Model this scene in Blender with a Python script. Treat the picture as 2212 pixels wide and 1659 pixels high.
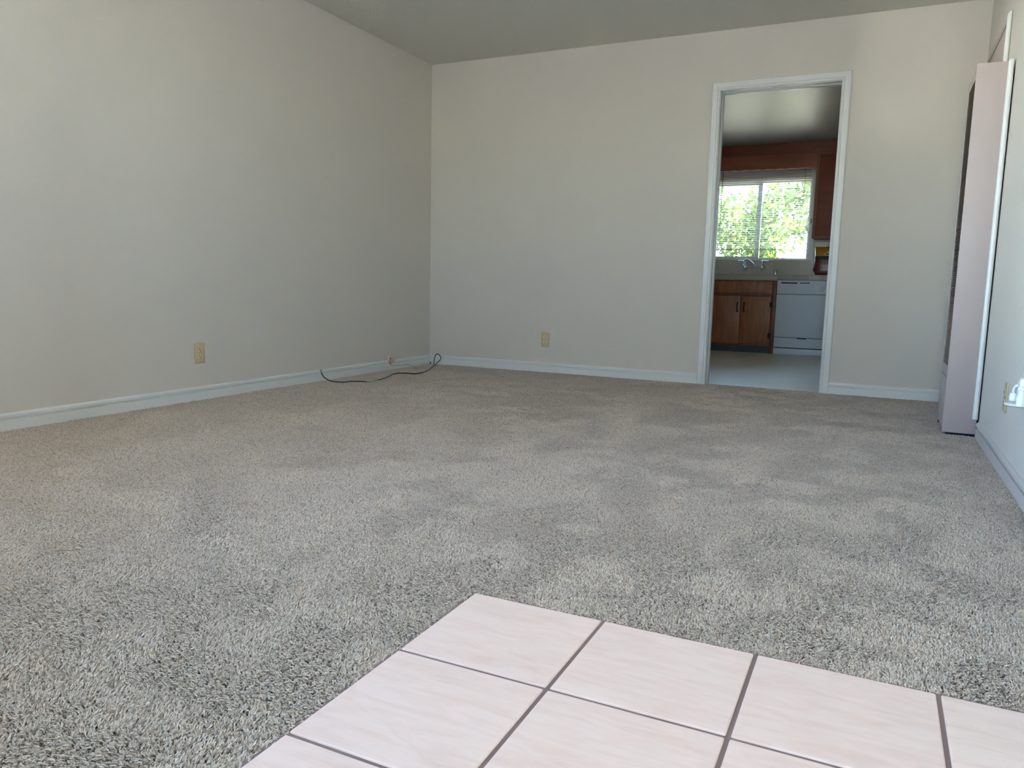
import bpy, bmesh, math, random
import numpy as np
from mathutils import Vector, Matrix

for o in list(bpy.data.objects):
    bpy.data.objects.remove(o, do_unlink=True)
S = bpy.context.scene
C = S.collection
PI = math.pi
random.seed(7)
rng = np.random.default_rng(7)

# ------------------------------------------------------------------ camera
cd = bpy.data.cameras.new('camera')
cam = bpy.data.objects.new('camera', cd); C.objects.link(cam)
S.camera = cam
cd.sensor_fit = 'HORIZONTAL'; cd.sensor_width = 36.0
cd.lens = 36.0 * 1645.34 / 2212.0
cd.clip_start = 0.02; cd.clip_end = 300
yaw, pitch, roll = 0.443901, -0.130495, 0.0224066
fwd = Vector((-math.sin(yaw)*math.cos(pitch), math.cos(yaw)*math.cos(pitch), math.sin(pitch)))
rt0 = Vector((math.cos(yaw), math.sin(yaw), 0)); up0 = rt0.cross(fwd)
rt = rt0*math.cos(roll) + up0*math.sin(roll)
up = -rt0*math.sin(roll) + up0*math.cos(roll)
m = Matrix.Identity(4)
for i in range(3):
    m[i][0] = rt[i]; m[i][1] = up[i]; m[i][2] = -fwd[i]
m.translation = (3.42764, -5.55459, 0.68706)
cam.matrix_world = m

# ------------------------------------------------------------------ world, sun, portals, exposure
w = bpy.data.worlds.new('sky'); S.world = w; w.use_nodes = True
nt = w.node_tree; nt.nodes.clear()
sky = nt.nodes.new('ShaderNodeTexSky'); sky.sky_type = 'NISHITA'
sky.sun_disc = False; sky.sun_elevation = math.radians(45); sky.sun_rotation = math.radians(90)
sky.altitude = 2500; sky.air_density = 1.0; sky.dust_density = 0.3; sky.ozone_density = 1.6
bg = nt.nodes.new('ShaderNodeBackground'); bg.inputs['Strength'].default_value = 1.75
wo = nt.nodes.new('ShaderNodeOutputWorld')
nt.links.new(sky.outputs[0], bg.inputs[0]); nt.links.new(bg.outputs[0], wo.inputs[0])
sl = bpy.data.lights.new('sun', 'SUN'); sl.energy = 82.0; sl.angle = math.radians(0.53); sl.color = (1.0, 0.95, 0.885)
sun = bpy.data.objects.new('sun', sl); C.objects.link(sun)
sun.rotation_euler = Vector((-0.70, 0.02, -0.70)).to_track_quat('-Z', 'Y').to_euler()
sun.location = (9, -3, 12)

gs = bpy.data.lights.new('added_glint_spot', 'SPOT')      # added spot lamp, standing in for a reflected sun patch
gs.energy = 420.0; gs.color = (1.0, 0.97, 0.90); gs.spot_size = math.radians(5.2); gs.spot_blend = 0.8; gs.shadow_soft_size = 0.12
glint_spot = bpy.data.objects.new('added_glint_spot', gs); C.objects.link(glint_spot); glint_spot.location = (3.6, -14.0, 0.35)
glint_spot.rotation_euler = (Vector((3.50, 0.0, 2.10)) - glint_spot.location).to_track_quat('-Z', 'Y').to_euler()

def portal(name, loc, sx, sy, direction):
    l = bpy.data.lights.new(name, 'AREA'); l.shape = 'RECTANGLE'; l.size = sx; l.size_y = sy
    l.cycles.is_portal = True
    o = bpy.data.objects.new(name, l); C.objects.link(o); o.location = loc
    o.rotation_euler = Vector(direction).to_track_quat('-Z', 'Z').to_euler()
    return o
S.view_settings.view_transform = 'Standard'
S.view_settings.look = 'None'
S.view_settings.gamma = 1.0
S.view_settings.use_curve_mapping = False
S.view_settings.exposure = 1.13
S.cycles.diffuse_bounces = 5

# room constants
W = 3.90975          # right wall
H = 2.44
YF = -6.0            # front wall, behind the camera
TX, TY, TS = 2.6591, -4.1089, 0.30453
YK = 3.302           # front of the kitchen base units
YB = 3.91            # kitchen back wall
KX0, KX1 = 1.45, W
KH = 2.302
KZ = -0.015          # kitchen floor
DX0, DX1, DZ = 2.337, 3.105, 2.04
FD0, FD1, FDZ = 3.34, 3.72, 2.12       # tall glazed slot added for daylight beside the closed front door
FW0, FW1, FWZ0, FWZ1 = 1.65, 2.28, 1.00, 2.10   # unseen front window opening, added for daylight
portal('door_portal', ((FD0+FD1)/2, YF-0.13, FDZ/2), FD1-FD0, FDZ, (0, 1, 0))
LW0, LW1, LWZ0, LWZ1 = -5.92, -3.72, 0.45, 2.32    # unseen left wall window, added to light the right side
portal('side_portal', (-0.13, (LW0+LW1)/2, (LWZ0+LWZ1)/2), LW1-LW0, LWZ1-LWZ0, (1, 0, 0))
portal('window_portal', ((FW0+FW1)/2, YF-0.13, (FWZ0+FWZ1)/2), FW1-FW0, FWZ1-FWZ0, (0, 1, 0))
KW0, KW1 = 0.70, 1.45    # hidden kitchen side window, added to brighten the kitchen floor
portal('kitchen_side_portal', (KX0-0.13, (KW0+KW1)/2, 1.425), KW1-KW0, 1.15, (1, 0, 0))
portal('kitchen_portal', (2.08, YB+0.14, 1.49), 1.14, 0.92, (0, -1, 0))

# ------------------------------------------------------------------ helpers
def srgb(r, g, b):
    f = lambda c: (c/12.92 if c <= 0.04045 else ((c+0.055)/1.055)**2.4)
    return (f(r/255), f(g/255), f(b/255), 1.0)

MATS = {}
def mat(name, col, rough=0.6, metal=0.0, bump=None, var=None, spec=0.5, coat=0.0, trans=0.0):
    """col linear rgb(a). bump=(scale, strength, distance); var=(scale, amount, second colour, stretch)"""
    ma = bpy.data.materials.new(name); ma.use_nodes = True
    n = ma.node_tree.nodes; l = ma.node_tree.links
    b = n['Principled BSDF']
    c4 = tuple(col[:3]) + (1.0,)
    b.inputs['Base Color'].default_value = c4
    b.inputs['Roughness'].default_value = rough
    b.inputs['Metallic'].default_value = metal
    b.inputs['Specular IOR Level'].default_value = spec
    b.inputs['Coat Weight'].default_value = coat
    tc = None
    if bump or var:
        tc = n.new('ShaderNodeTexCoord')
    if var:
        sc, amt, col2, stretch = var
        mp = n.new('ShaderNodeMapping'); mp.inputs['Scale'].default_value = stretch
        l.new(tc.outputs['Object'], mp.inputs[0])
        nz = n.new('ShaderNodeTexNoise'); nz.inputs['Scale'].default_value = sc
        nz.inputs['Detail'].default_value = 6; nz.inputs['Roughness'].default_value = 0.6
        l.new(mp.outputs[0], nz.inputs['Vector'])
        rp = n.new('ShaderNodeMapRange'); rp.inputs['From Min'].default_value = 0.3; rp.inputs['From Max'].default_value = 0.7
        rp.inputs['To Max'].default_value = amt
        l.new(nz.outputs[0], rp.inputs[0])
        mx = n.new('ShaderNodeMix'); mx.data_type = 'RGBA'
        mx.inputs['A'].default_value = c4; mx.inputs['B'].default_value = tuple(col2[:3]) + (1.0,)
        l.new(rp.outputs[0], mx.inputs['Factor']); l.new(mx.outputs['Result'], b.inputs['Base Color'])
    if bump:
        nb = n.new('ShaderNodeTexNoise'); nb.inputs['Scale'].default_value = bump[0]; nb.inputs['Detail'].default_value = 3
        l.new(tc.outputs['Object'], nb.inputs['Vector'])
        bp = n.new('ShaderNodeBump'); bp.inputs['Strength'].default_value = bump[1]; bp.inputs['Distance'].default_value = bump[2]
        l.new(nb.outputs[0], bp.inputs['Height']); l.new(bp.outputs[0], b.inputs['Normal'])
    MATS[name] = ma
    return ma

mat('wall_paint', (0.63, 0.588, 0.535), 0.75, bump=(190, 0.25, 0.004))
mat('ceiling_paint', (0.67, 0.65, 0.585), 0.85, bump=(120, 0.35, 0.006))
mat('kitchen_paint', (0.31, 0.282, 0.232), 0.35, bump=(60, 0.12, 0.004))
mat('trim_paint', (0.70, 0.71, 0.70), 0.32, bump=(25, 0.05, 0.003))
mat('carpet_base', (0.20, 0.18, 0.155), 0.95, bump=(300, 0.6, 0.01))
mat('grout', (0.20, 0.145, 0.135), 0.85, bump=(400, 0.3, 0.002))
mat('vinyl', (0.76, 0.73, 0.61), 0.30, var=(2.2, 0.5, (0.66, 0.61, 0.49), (1, 1, 1)))
mat('wood', (0.22, 0.074, 0.029), 0.45, var=(5.0, 0.9, (0.12, 0.038, 0.016), (5, 5, 0.7)), bump=(60, 0.05, 0.002))
mat('wood_light', (0.40, 0.148, 0.054), 0.42, var=(5.0, 0.85, (0.20, 0.068, 0.026), (5, 5, 0.7)), bump=(60, 0.05, 0.002))
mat('wood_upper', (0.24, 0.062, 0.026), 0.45, var=(4.0, 0.8, (0.14, 0.036, 0.015), (0.7, 5, 5)))
mat('wood_valance', (0.34, 0.095, 0.036), 0.45, var=(4.0, 0.8, (0.20, 0.055, 0.022), (0.7, 5, 5)))
mat('base_paint', (0.56, 0.52, 0.49), 0.45)
mat('iron', (0.028, 0.024, 0.022), 0.45, metal=0.6)
mat('toe_vinyl', (0.06, 0.065, 0.08), 0.5)
mat('appliance_white', (0.66, 0.70, 0.80), 0.5)
mat('appliance_kick', (0.74, 0.78, 0.86), 0.35)
mat('dark_slot', (0.015, 0.015, 0.018), 0.6)
mat('counter_tile', (0.38, 0.345, 0.29), 0.35, var=(3, 0.3, (0.34, 0.31, 0.26), (1, 1, 1)))
mat('wall_tile', (0.52, 0.485, 0.42), 0.3)
mat('tile_grout', (0.80, 0.77, 0.70), 0.8)
mat('chrome', (0.82, 0.83, 0.85), 0.12, metal=1.0)
mat('heater_enamel', (0.415, 0.345, 0.33), 0.42, bump=(700, 0.12, 0.002), var=(500, 0.25, (0.47, 0.395, 0.375), (1, 1, 1)))
mat('heater_grille', (0.26, 0.17, 0.135), 0.40)
mat('heater_dark', (0.015, 0.012, 0.012), 0.8)
mat('almond_plastic', (0.55, 0.43, 0.25), 0.35)
mat('almond_light', (0.66, 0.58, 0.42), 0.35)
mat('pink_plastic', (0.55, 0.42, 0.36), 0.4)
mat('white_plastic', (0.82, 0.83, 0.83), 0.25)
mat('black_rubber', (0.012, 0.011, 0.011), 0.4)
mat('steel', (0.5, 0.5, 0.52), 0.3, metal=1.0)
mat('cord_beige', (0.42, 0.39, 0.34), 0.5)
mat('aluminium', (0.62, 0.62, 0.60), 0.38, metal=0.35)
mat('bag_red', (0.17, 0.012, 0.022), 0.32, var=(14, 0.7, (0.07, 0.007, 0.014), (1, 1, 1)))
mat('bag_yellow', (0.50, 0.26, 0.02), 0.35, var=(20, 0.5, (0.32, 0.15, 0.015), (1, 1, 1)))
mat('bag_dark', (0.03, 0.016, 0.012), 0.5)
mat('bag_cream', (0.60, 0.50, 0.36), 0.5)
mat('concrete', (0.60, 0.58, 0.55), 0.9, var=(3, 0.4, (0.52, 0.50, 0.47), (1, 1, 1)))
mat('lawn', (0.085, 0.075, 0.055), 0.95, var=(3, 0.5, (0.06, 0.07, 0.03), (1, 1, 1)))
mat('stucco', (0.62, 0.56, 0.46), 0.9)
mat('bark', (0.30, 0.25, 0.20), 0.9, var=(12, 0.6, (0.18, 0.15, 0.12), (1, 1, 0.3)))

# blind vinyl: a little light passes through
ma = bpy.data.materials.new('blind_vinyl'); ma.use_nodes = True
n = ma.node_tree.nodes; l = ma.node_tree.links
b = n['Principled BSDF']; b.inputs['Base Color'].default_value = (0.78, 0.74, 0.66, 1); b.inputs['Roughness'].default_value = 0.4
tl = n.new('ShaderNodeBsdfTranslucent'); tl.inputs[0].default_value = (0.75, 0.68, 0.55, 1)
mx = n.new('ShaderNodeMixShader'); mx.inputs[0].default_value = 0.12
l.new(b.outputs[0], mx.inputs[1]); l.new(tl.outputs[0], mx.inputs[2]); l.new(mx.outputs[0], n['Material Output'].inputs[0])
MATS['blind_vinyl'] = ma
# window glass: thin pane
ma = bpy.data.materials.new('window_glass'); ma.use_nodes = True
n = ma.node_tree.nodes; l = ma.node_tree.links
n.remove(n['Principled BSDF'])
tr = n.new('ShaderNodeBsdfTransparent'); tr.inputs[0].default_value = (0.93, 0.95, 0.94, 1)
gl = n.new('ShaderNodeBsdfGlossy'); gl.inputs['Roughness'].default_value = 0.02
fr = n.new('ShaderNodeFresnel'); fr.inputs[0].default_value = 1.3
mx = n.new('ShaderNodeMixShader')
l.new(fr.outputs[0], mx.inputs[0]); l.new(tr.outputs[0], mx.inputs[1]); l.new(gl.outputs[0], mx.inputs[2]); l.new(mx.outputs[0], n['Material Output'].inputs[0])
MATS['window_glass'] = ma
# leaves
ma = bpy.data.materials.new('leaf'); ma.use_nodes = True
n = ma.node_tree.nodes; l = ma.node_tree.links
b = n['Principled BSDF']; b.inputs['Base Color'].default_value = (0.055, 0.10, 0.022, 1); b.inputs['Roughness'].default_value = 0.45
tl = n.new('ShaderNodeBsdfTranslucent'); tl.inputs[0].default_value = (0.10, 0.15, 0.025, 1)
mx = n.new('ShaderNodeMixShader'); mx.inputs[0].default_value = 0.4
l.new(b.outputs[0], mx.inputs[1]); l.new(tl.outputs[0], mx.inputs[2]); l.new(mx.outputs[0], n['Material Output'].inputs[0])
MATS['leaf'] = ma
# ceramic floor tile: pale pinkish beige with soft diagonal veining
ma = bpy.data.materials.new('floor_ceramic'); ma.use_nodes = True
n = ma.node_tree.nodes; l = ma.node_tree.links
b = n['Principled BSDF']; b.inputs['Roughness'].default_value = 0.34
tc = n.new('ShaderNodeTexCoord'); oi = n.new('ShaderNodeObjectInfo')
ad = n.new('ShaderNodeVectorMath'); ad.operation = 'MULTIPLY_ADD'; ad.inputs[1].default_value = (1, 1, 1)
cx = n.new('ShaderNodeCombineXYZ'); mu = n.new('ShaderNodeMath'); mu.operation = 'MULTIPLY'; mu.inputs[1].default_value = 37.0
l.new(oi.outputs['Random'], mu.inputs[0]); l.new(mu.outputs[0], cx.inputs[0]); l.new(mu.outputs[0], cx.inputs[1])
l.new(tc.outputs['Object'], ad.inputs[0]); l.new(cx.outputs[0], ad.inputs[2])
mp = n.new('ShaderNodeMapping'); mp.inputs['Rotation'].default_value = (0, 0, 0.35); mp.inputs['Scale'].default_value = (3.2, 16, 1)
l.new(ad.outputs[0], mp.inputs[0])
nz = n.new('ShaderNodeTexNoise'); nz.inputs['Scale'].default_value = 2.6; nz.inputs['Detail'].default_value = 7; nz.inputs['Roughness'].default_value = 0.62; nz.inputs['Distortion'].default_value = 0.7
l.new(mp.outputs[0], nz.inputs['Vector'])
cr = n.new('ShaderNodeValToRGB')
cr.color_ramp.elements[0].position = 0.30; cr.color_ramp.elements[0].color = (0.695, 0.53, 0.465, 1)
cr.color_ramp.elements[1].position = 0.58; cr.color_ramp.elements[1].color = (0.755, 0.615, 0.56, 1)
l.new(nz.outputs[0], cr.inputs[0]); l.new(cr.outputs[0], b.inputs['Base Color'])
MATS['floor_ceramic'] = ma

def obj(name, me, material, parent=None, loc=None):
    o = bpy.data.objects.new(name, me); C.objects.link(o)
    if material is not None and len(me.materials) == 0:
        me.materials.append(MATS[material])
    if parent is not None: o.parent = parent
    if loc is not None: o.location = loc
    return o
def empty(name, loc=(0, 0, 0)):
    o = bpy.data.objects.new(name, None); C.objects.link(o); o.location = loc; o.empty_display_size = 0.1
    return o
def tag(o, label, cat, group=None, kind=None):
    o['label'] = label; o['category'] = cat
    if group: o['group'] = group
    if kind: o['kind'] = kind
    return o
def struct(o, label=None):
    o['kind'] = 'structure'
    if label: o['label'] = label
    return o

def boxes_me(name, boxes, bevel=0.0, seg=2):
    """boxes: list of (x0,x1,y0,y1,z0,z1)"""
    bm = bmesh.new()
    for (x0, x1, y0, y1, z0, z1) in boxes:
        r = bmesh.ops.create_cube(bm, size=1.0)
        for v in r['verts']:
            v.co = Vector(((x0+x1)/2 + v.co.x*(x1-x0), (y0+y1)/2 + v.co.y*(y1-y0), (z0+z1)/2 + v.co.z*(z1-z0)))
    if bevel > 0:
        bmesh.ops.bevel(bm, geom=list(bm.edges), offset=bevel, segments=seg, affect='EDGES', profile=0.5)
    me = bpy.data.meshes.new(name); bm.to_mesh(me); bm.free()
    if bevel > 0: smooth(me, 40)
    return me
def smooth(me, angle=40):
    me.polygons.foreach_set('use_smooth', [True]*len(me.polygons))
    try: me.set_sharp_from_angle(angle=math.radians(angle))
    except Exception: pass
def bx(name, b, material, parent=None, bevel=0.0, seg=2):
    bs = b if isinstance(b, list) else [b]
    return obj(name, boxes_me(name, bs, bevel, seg), material, parent)
def prism_me(name, poly, axis, a0, a1, sm=False):
    """poly of 2-D points swept along axis ('x' poly=(y,z); 'y' poly=(x,z); 'z' poly=(x,y))"""
    def P(p, a):
        return {'x': (a, p[0], p[1]), 'y': (p[0], a, p[1]), 'z': (p[0], p[1], a)}[axis]
    k = len(poly)
    vs = [P(p, a0) for p in poly] + [P(p, a1) for p in poly]
    fs = [[i, (i+1) % k, k+(i+1) % k, k+i] for i in range(k)] + [list(range(k))[::-1], list(range(k, 2*k))]
    me = bpy.data.meshes.new(name); me.from_pydata(vs, [], fs)
    bm = bmesh.new(); bm.from_mesh(me); bmesh.ops.recalc_face_normals(bm, faces=bm.faces); bm.to_mesh(me); bm.free()
    if sm: smooth(me, 35)
    return me
def catmull(pts, sub=6):
    P = [Vector(p) for p in pts]; out = []
    for i in range(len(P)-1):
        p0 = P[max(i-1, 0)]; p1 = P[i]; p2 = P[i+1]; p3 = P[min(i+2, len(P)-1)]
        for s in range(sub):
            t = s/sub
            out.append(0.5*((2*p1) + (p2-p0)*t + (2*p0-5*p1+4*p2-p3)*t*t + (-p0+3*p1-3*p2+p3)*t**3))
    out.append(P[-1]); return out
def tube_me(name, pts, r, k=8, radii=None):
    pts = [Vector(p) for p in pts]; vs = []; fs = []
    t0 = (pts[1]-pts[0]).normalized(); nrm = t0.orthogonal().normalized()
    for i, p in enumerate(pts):
        t = (pts[min(i+1, len(pts)-1)] - pts[max(i-1, 0)]).normalized()
        nrm = (nrm - t*nrm.dot(t)).normalized(); bn = t.cross(nrm)
        rr = radii[i] if radii else r
        for j in range(k):
            a = 2*PI*j/k; vs.append(p + nrm*math.cos(a)*rr + bn*math.sin(a)*rr)
    for i in range(len(pts)-1):
        for j in range(k):
            fs.append([i*k+j, i*k+(j+1) % k, (i+1)*k+(j+1) % k, (i+1)*k+j])
    fs.append(list(range(k))[::-1]); fs.append([(len(pts)-1)*k+j for j in range(k)])
    me = bpy.data.meshes.new(name); me.from_pydata(vs, [], fs)
    bm = bmesh.new(); bm.from_mesh(me); bmesh.ops.recalc_face_normals(bm, faces=bm.faces); bm.to_mesh(me); bm.free()
    smooth(me, 50); return me
def lathe_me(name, prof, k=24, axis='z', origin=(0, 0, 0)):
    """prof: (radius, height) pairs revolved about an axis through origin"""
    vs = []; fs = []
    for (r, h) in prof:
        for j in range(k):
            a = 2*PI*j/k; x, y = r*math.cos(a), r*math.sin(a)
            q = {'z': (x, y, h), 'y': (x, h, y), 'x': (h, x, y)}[axis]
            vs.append((q[0]+origin[0], q[1]+origin[1], q[2]+origin[2]))
    for i in range(len(prof)-1):
        for j in range(k):
            fs.append([i*k+j, i*k+(j+1) % k, (i+1)*k+(j+1) % k, (i+1)*k+j])
    fs.append(list(range(k))[::-1]); fs.append([(len(prof)-1)*k+j for j in range(k)])
    me = bpy.data.meshes.new(name); me.from_pydata(vs, [], fs)
    bm = bmesh.new(); bm.from_mesh(me); bmesh.ops.remove_doubles(bm, verts=bm.verts, dist=1e-6)
    bmesh.ops.recalc_face_normals(bm, faces=bm.faces); bm.to_mesh(me); bm.free()
    smooth(me, 40); return me

def frame_y(x0, x1, y0, y1, z0, z1, t):     # rectangular frame facing y
    return [(x0, x1, y0, y1, z0, z0+t), (x0, x1, y0, y1, z1-t, z1), (x0, x0+t, y0, y1, z0+t, z1-t), (x1-t, x1, y0, y1, z0+t, z1-t)]
def frame_x(x0, x1, y0, y1, z0, z1, t):     # rectangular frame facing x
    return [(x0, x1, y0, y1, z0, z0+t), (x0, x1, y0, y1, z1-t, z1), (x0, x1, y0, y0+t, z0+t, z1-t), (x0, x1, y1-t, y1, z0+t, z1-t)]
# ------------------------------------------------------------------ the room shell
TH = 0.115
CB = -0.010     # carpet backing level; the pile stands on it
struct(bx('floor', [(-TH, TX, YF-0.12, 0, -0.13, CB), (TX, W+TH, TY, 0, -0.13, CB), (DX0, DX1, 0, 0.035, -0.13, CB)], 'carpet_base'), 'grey beige carpeted living room floor')
struct(bx('ceiling', (-TH, W+TH, YF-0.12, TH, H, H+0.12), 'ceiling_paint'), 'plain pale living room ceiling')
struct(bx('wall_left', [(-TH, 0, YF-0.12, LW0, -0.13, H), (-TH, 0, LW1, TH, -0.13, H), (-TH, 0, LW0, LW1, -0.13, LWZ0), (-TH, 0, LW0, LW1, LWZ1, H)], 'wall_paint'), 'long bare beige wall with black cable at its foot')
struct(bx('wall_back', [(0, DX0-0.02, 0, TH, -0.13, H), (DX1+0.02, W, 0, TH, -0.13, H), (DX0-0.02, DX1+0.02, 0, TH, DZ+0.02, H)], 'wall_paint'), 'beige wall with the kitchen doorway in it')
struct(bx('wall_right', (W, W+TH, YF-0.12, 0, -0.13, H), 'wall_paint'), 'beige wall behind the tall wall heater')
struct(bx('wall_front', [(0, FW0, YF-0.12, YF, -0.13, H), (FW1, FD0, YF-0.12, YF, -0.13, H), (FD1, W, YF-0.12, YF, -0.13, H),
     (FW0, FW1, YF-0.12, YF, -0.13, FWZ0), (FW0, FW1, YF-0.12, YF, FWZ1, H), (FD0, FD1, YF-0.12, YF, FDZ, H), (FD0, FD1, YF-0.12, YF, -0.13, -0.012)], 'wall_paint'), 'front wall with closed door and added daylight openings')
# frame and glass of the added front window (behind the camera)
fw = struct(bx('window_added_1', frame_y(FW0, FW1, YF-0.09, YF-0.05, FWZ0, FWZ1, 0.04), 'aluminium'))
bx('pane', (FW0+0.04, FW1-0.04, YF-0.072, YF-0.068, FWZ0+0.04, FWZ1-0.04), 'window_glass', fw)

lw = struct(bx('window_added_3', frame_x(-0.085, -0.045, LW0, LW1, LWZ0, LWZ1, 0.04) + [(-0.084, -0.046, (LW0+LW1)/2-0.025, (LW0+LW1)/2+0.025, LWZ0+0.04, LWZ1-0.04)], 'aluminium'))  # added window, never in view, daylight source for the right wall
bx('pane', (-0.067, -0.063, LW0+0.04, LW1-0.04, LWZ0+0.04, LWZ1-0.04), 'window_glass', lw)
fd = struct(bx('door_1', (2.36, 3.28, YF-0.002, YF+0.035, -0.001, 2.04), 'trim_paint', None, 0.003))
obj('handle', lathe_me('handle', [(0.012, 0.0), (0.012, 0.03), (0.027, 0.045), (0.027, 0.06), (0.0, 0.07)], 18, 'y', (3.20, YF+0.035, 0.95)), 'steel', fd)
sl_ = struct(bx('window_added_4', frame_y(FD0, FD1, YF-0.09, YF-0.05, 0.0, FDZ, 0.03), 'aluminium'))  # frame of the added daylight slot
bx('pane', (FD0+0.03, FD1-0.03, YF-0.072, YF-0.068, 0.04, FDZ-0.04), 'window_glass', sl_)
# baseboards: flat foot, groove, rounded cap
BBP = [(0, 0), (0.012, 0), (0.012, 0.0440), (0.0035, 0.0450), (0.0035, 0.0505), (0.0115, 0.0525), (0.0125, 0.058), (0.0115, 0.066), (0.007, 0.0715), (0.003, 0.0741), (0, 0.0741)]
def baseboard(name, side, a0, a1):
    z0 = -0.004
    if side == 'left':  me = prism_me(name, [(p[0], p[1]+(z0 if p[1] == 0 else 0)) for p in BBP], 'y', a0, a1)
    if side == 'right': me = prism_me(name, [(W-p[0], p[1]+(z0 if p[1] == 0 else 0)) for p in BBP], 'y', a0, a1)
    if side == 'back':  me = prism_me(name, [(-p[0], p[1]+(z0 if p[1] == 0 else 0)) for p in BBP], 'x', a0, a1)
    smooth(me, 25)
    return struct(obj(name, me, 'base_paint' if side == 'right' else 'trim_paint'))
baseboard('baseboard_left', 'left', YF, 0)
baseboard('baseboard_back', 'back', 0.0125, 2.2775)
baseboard('baseboard_back_corner', 'back', 3.1605, W-0.0125)
baseboard('baseboard_right', 'right', YF, -1.30)

# kitchen doorway: casing and split jamb
CW = 0.0555
CP = [(0, 0), (0, 0.010), (0.004, 0.013), (0.009, 0.013), (0.011, 0.0105), (0.015, 0.0105), (0.019, 0.0155), (0.040, 0.0185), (0.050, 0.0175), (CW, 0.013), (CW, 0)]  # (away from opening, proud)
def casing_me(name):
    """one mitred casing run round the opening, swept as three lengths"""
    vs = []; fs = []; k = len(CP)
    path = [((DX0-0.003), 0.0, 'L'), ((DX0-0.003), DZ+0.003, 'TL'), ((DX1+0.003), DZ+0.003, 'TR'), ((DX1+0.003), 0.0, 'R')]
    for (x, z, t) in path:
        for (d, pr) in CP:
            dx = -d if t in ('L', 'TL') else d
            dz = d if t in ('TL', 'TR') else -0.004
            vs.append((x+dx, -pr, z+dz))
    for i in range(3):
        for j in range(k):
            fs.append([i*k+j, i*k+(j+1) % k, (i+1)*k+(j+1) % k, (i+1)*k+j])
    fs.append(list(range(k))); fs.append([3*k+j for j in range(k)][::-1])
    me = bpy.data.meshes.new(name); me.from_pydata(vs, [], fs)
    bm = bmesh.new(); bm.from_mesh(me); bmesh.ops.recalc_face_normals(bm, faces=bm.faces); bm.to_mesh(me); bm.free()
    smooth(me, 20); return me
tr1 = struct(obj('trim_1', casing_me('trim_1'), 'trim_paint'), 'white moulded casing round the kitchen doorway')
def ushape(y0, y1, inset):
    a, b2, z = DX0+inset, DX1-inset, DZ-inset
    return [(DX0-0.02, a, y0, y1, -0.012, DZ+0.02), (b2, DX1+0.02, y0, y1, -0.012, DZ+0.02), (a, b2, y0, y1, z, DZ+0.02)]
bx('jamb', ushape(0.0005, 0.038, 0.0), 'trim_paint', tr1, 0.0015)
bx('jamb', ushape(0.038, 0.072, -0.018), 'trim_paint', tr1)
bx('jamb', ushape(0.072, TH+0.008, 0.003), 'trim_paint', tr1, 0.0015)

# entry tile floor
ent = struct(bx('floor_entry', (TX-0.004, W+TH, YF-0.12, TY+0.003, -0.13, -0.0028), 'grout'), 'pale ceramic tiled entry floor with brown grout')
G = 0.0075
def tile_me(sx, sy, rc=0.004):
    bm = bmesh.new(); r = bmesh.ops.create_cube(bm, size=1.0)
    for v in r['verts']: v.co = Vector((v.co.x*sx, v.co.y*sy, v.co.z*0.011))
    bmesh.ops.bevel(bm, geom=[e for e in bm.edges if all(v.co.z > 0 for v in e.verts) or abs(e.verts[0].co.z-e.verts[1].co.z) > 0.005], offset=0.0028, segments=2, affect='EDGES', profile=0.5)
    me = bpy.data.meshes.new('tile'); bm.to_mesh(me); bm.free(); smooth(me, 12)
    me.materials.append(MATS['floor_ceramic']); return me
tm = tile_me(TS-G, TS-G)
xe = TX+4*TS
tme = tile_me(W-xe-G*0.6, TS-G)
ZT = -0.0056
j = 0
while TY-(j+0.5)*TS > YF-0.05:
    for i in range(4):
        o = obj('tile', tm, None, ent, (TX+(i+0.5)*TS, TY-(j+0.5)*TS, ZT))
    obj('tile', tme, None, ent, ((xe+W)/2, TY-(j+0.5)*TS, ZT))
    j += 1

# ------------------------------------------------------------------ kitchen shell
struct(bx('floor_kitchen', (KX0-0.1, KX1+0.1, 0.035, YB, -0.13, KZ), 'vinyl'), 'pale vinyl kitchen floor beyond the doorway')
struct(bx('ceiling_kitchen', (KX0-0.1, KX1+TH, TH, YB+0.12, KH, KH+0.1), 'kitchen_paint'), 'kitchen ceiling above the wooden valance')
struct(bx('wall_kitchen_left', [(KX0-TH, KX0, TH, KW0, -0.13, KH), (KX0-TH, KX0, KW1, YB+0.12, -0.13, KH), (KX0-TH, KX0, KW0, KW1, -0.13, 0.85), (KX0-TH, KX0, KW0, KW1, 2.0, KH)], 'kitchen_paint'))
kw = struct(bx('window_added_5', frame_x(KX0-0.085, KX0-0.045, KW0, KW1, 0.85, 2.0, 0.04), 'aluminium'))  # added window, out of view, extra daylight for the kitchen
bx('pane', (KX0-0.067, KX0-0.063, KW0+0.04, KW1-0.04, 0.89, 1.96), 'window_glass', kw)
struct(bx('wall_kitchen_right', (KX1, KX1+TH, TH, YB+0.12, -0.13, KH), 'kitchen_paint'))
WX0, WX1, WZ0, WZ1 = 1.515, 2.645, 1.040, 1.945
wk = struct(bx('wall_kitchen_back', [(KX0, WX0, YB, YB+0.12, -0.13, KH), (WX1, KX1, YB, YB+0.12, -0.13, KH), (WX0, WX1, YB, YB+0.12, -0.13, WZ0), (WX0, WX1, YB, YB+0.12, WZ1, KH)], 'trim_paint'), 'kitchen wall with tiled splashback and window')
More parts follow.
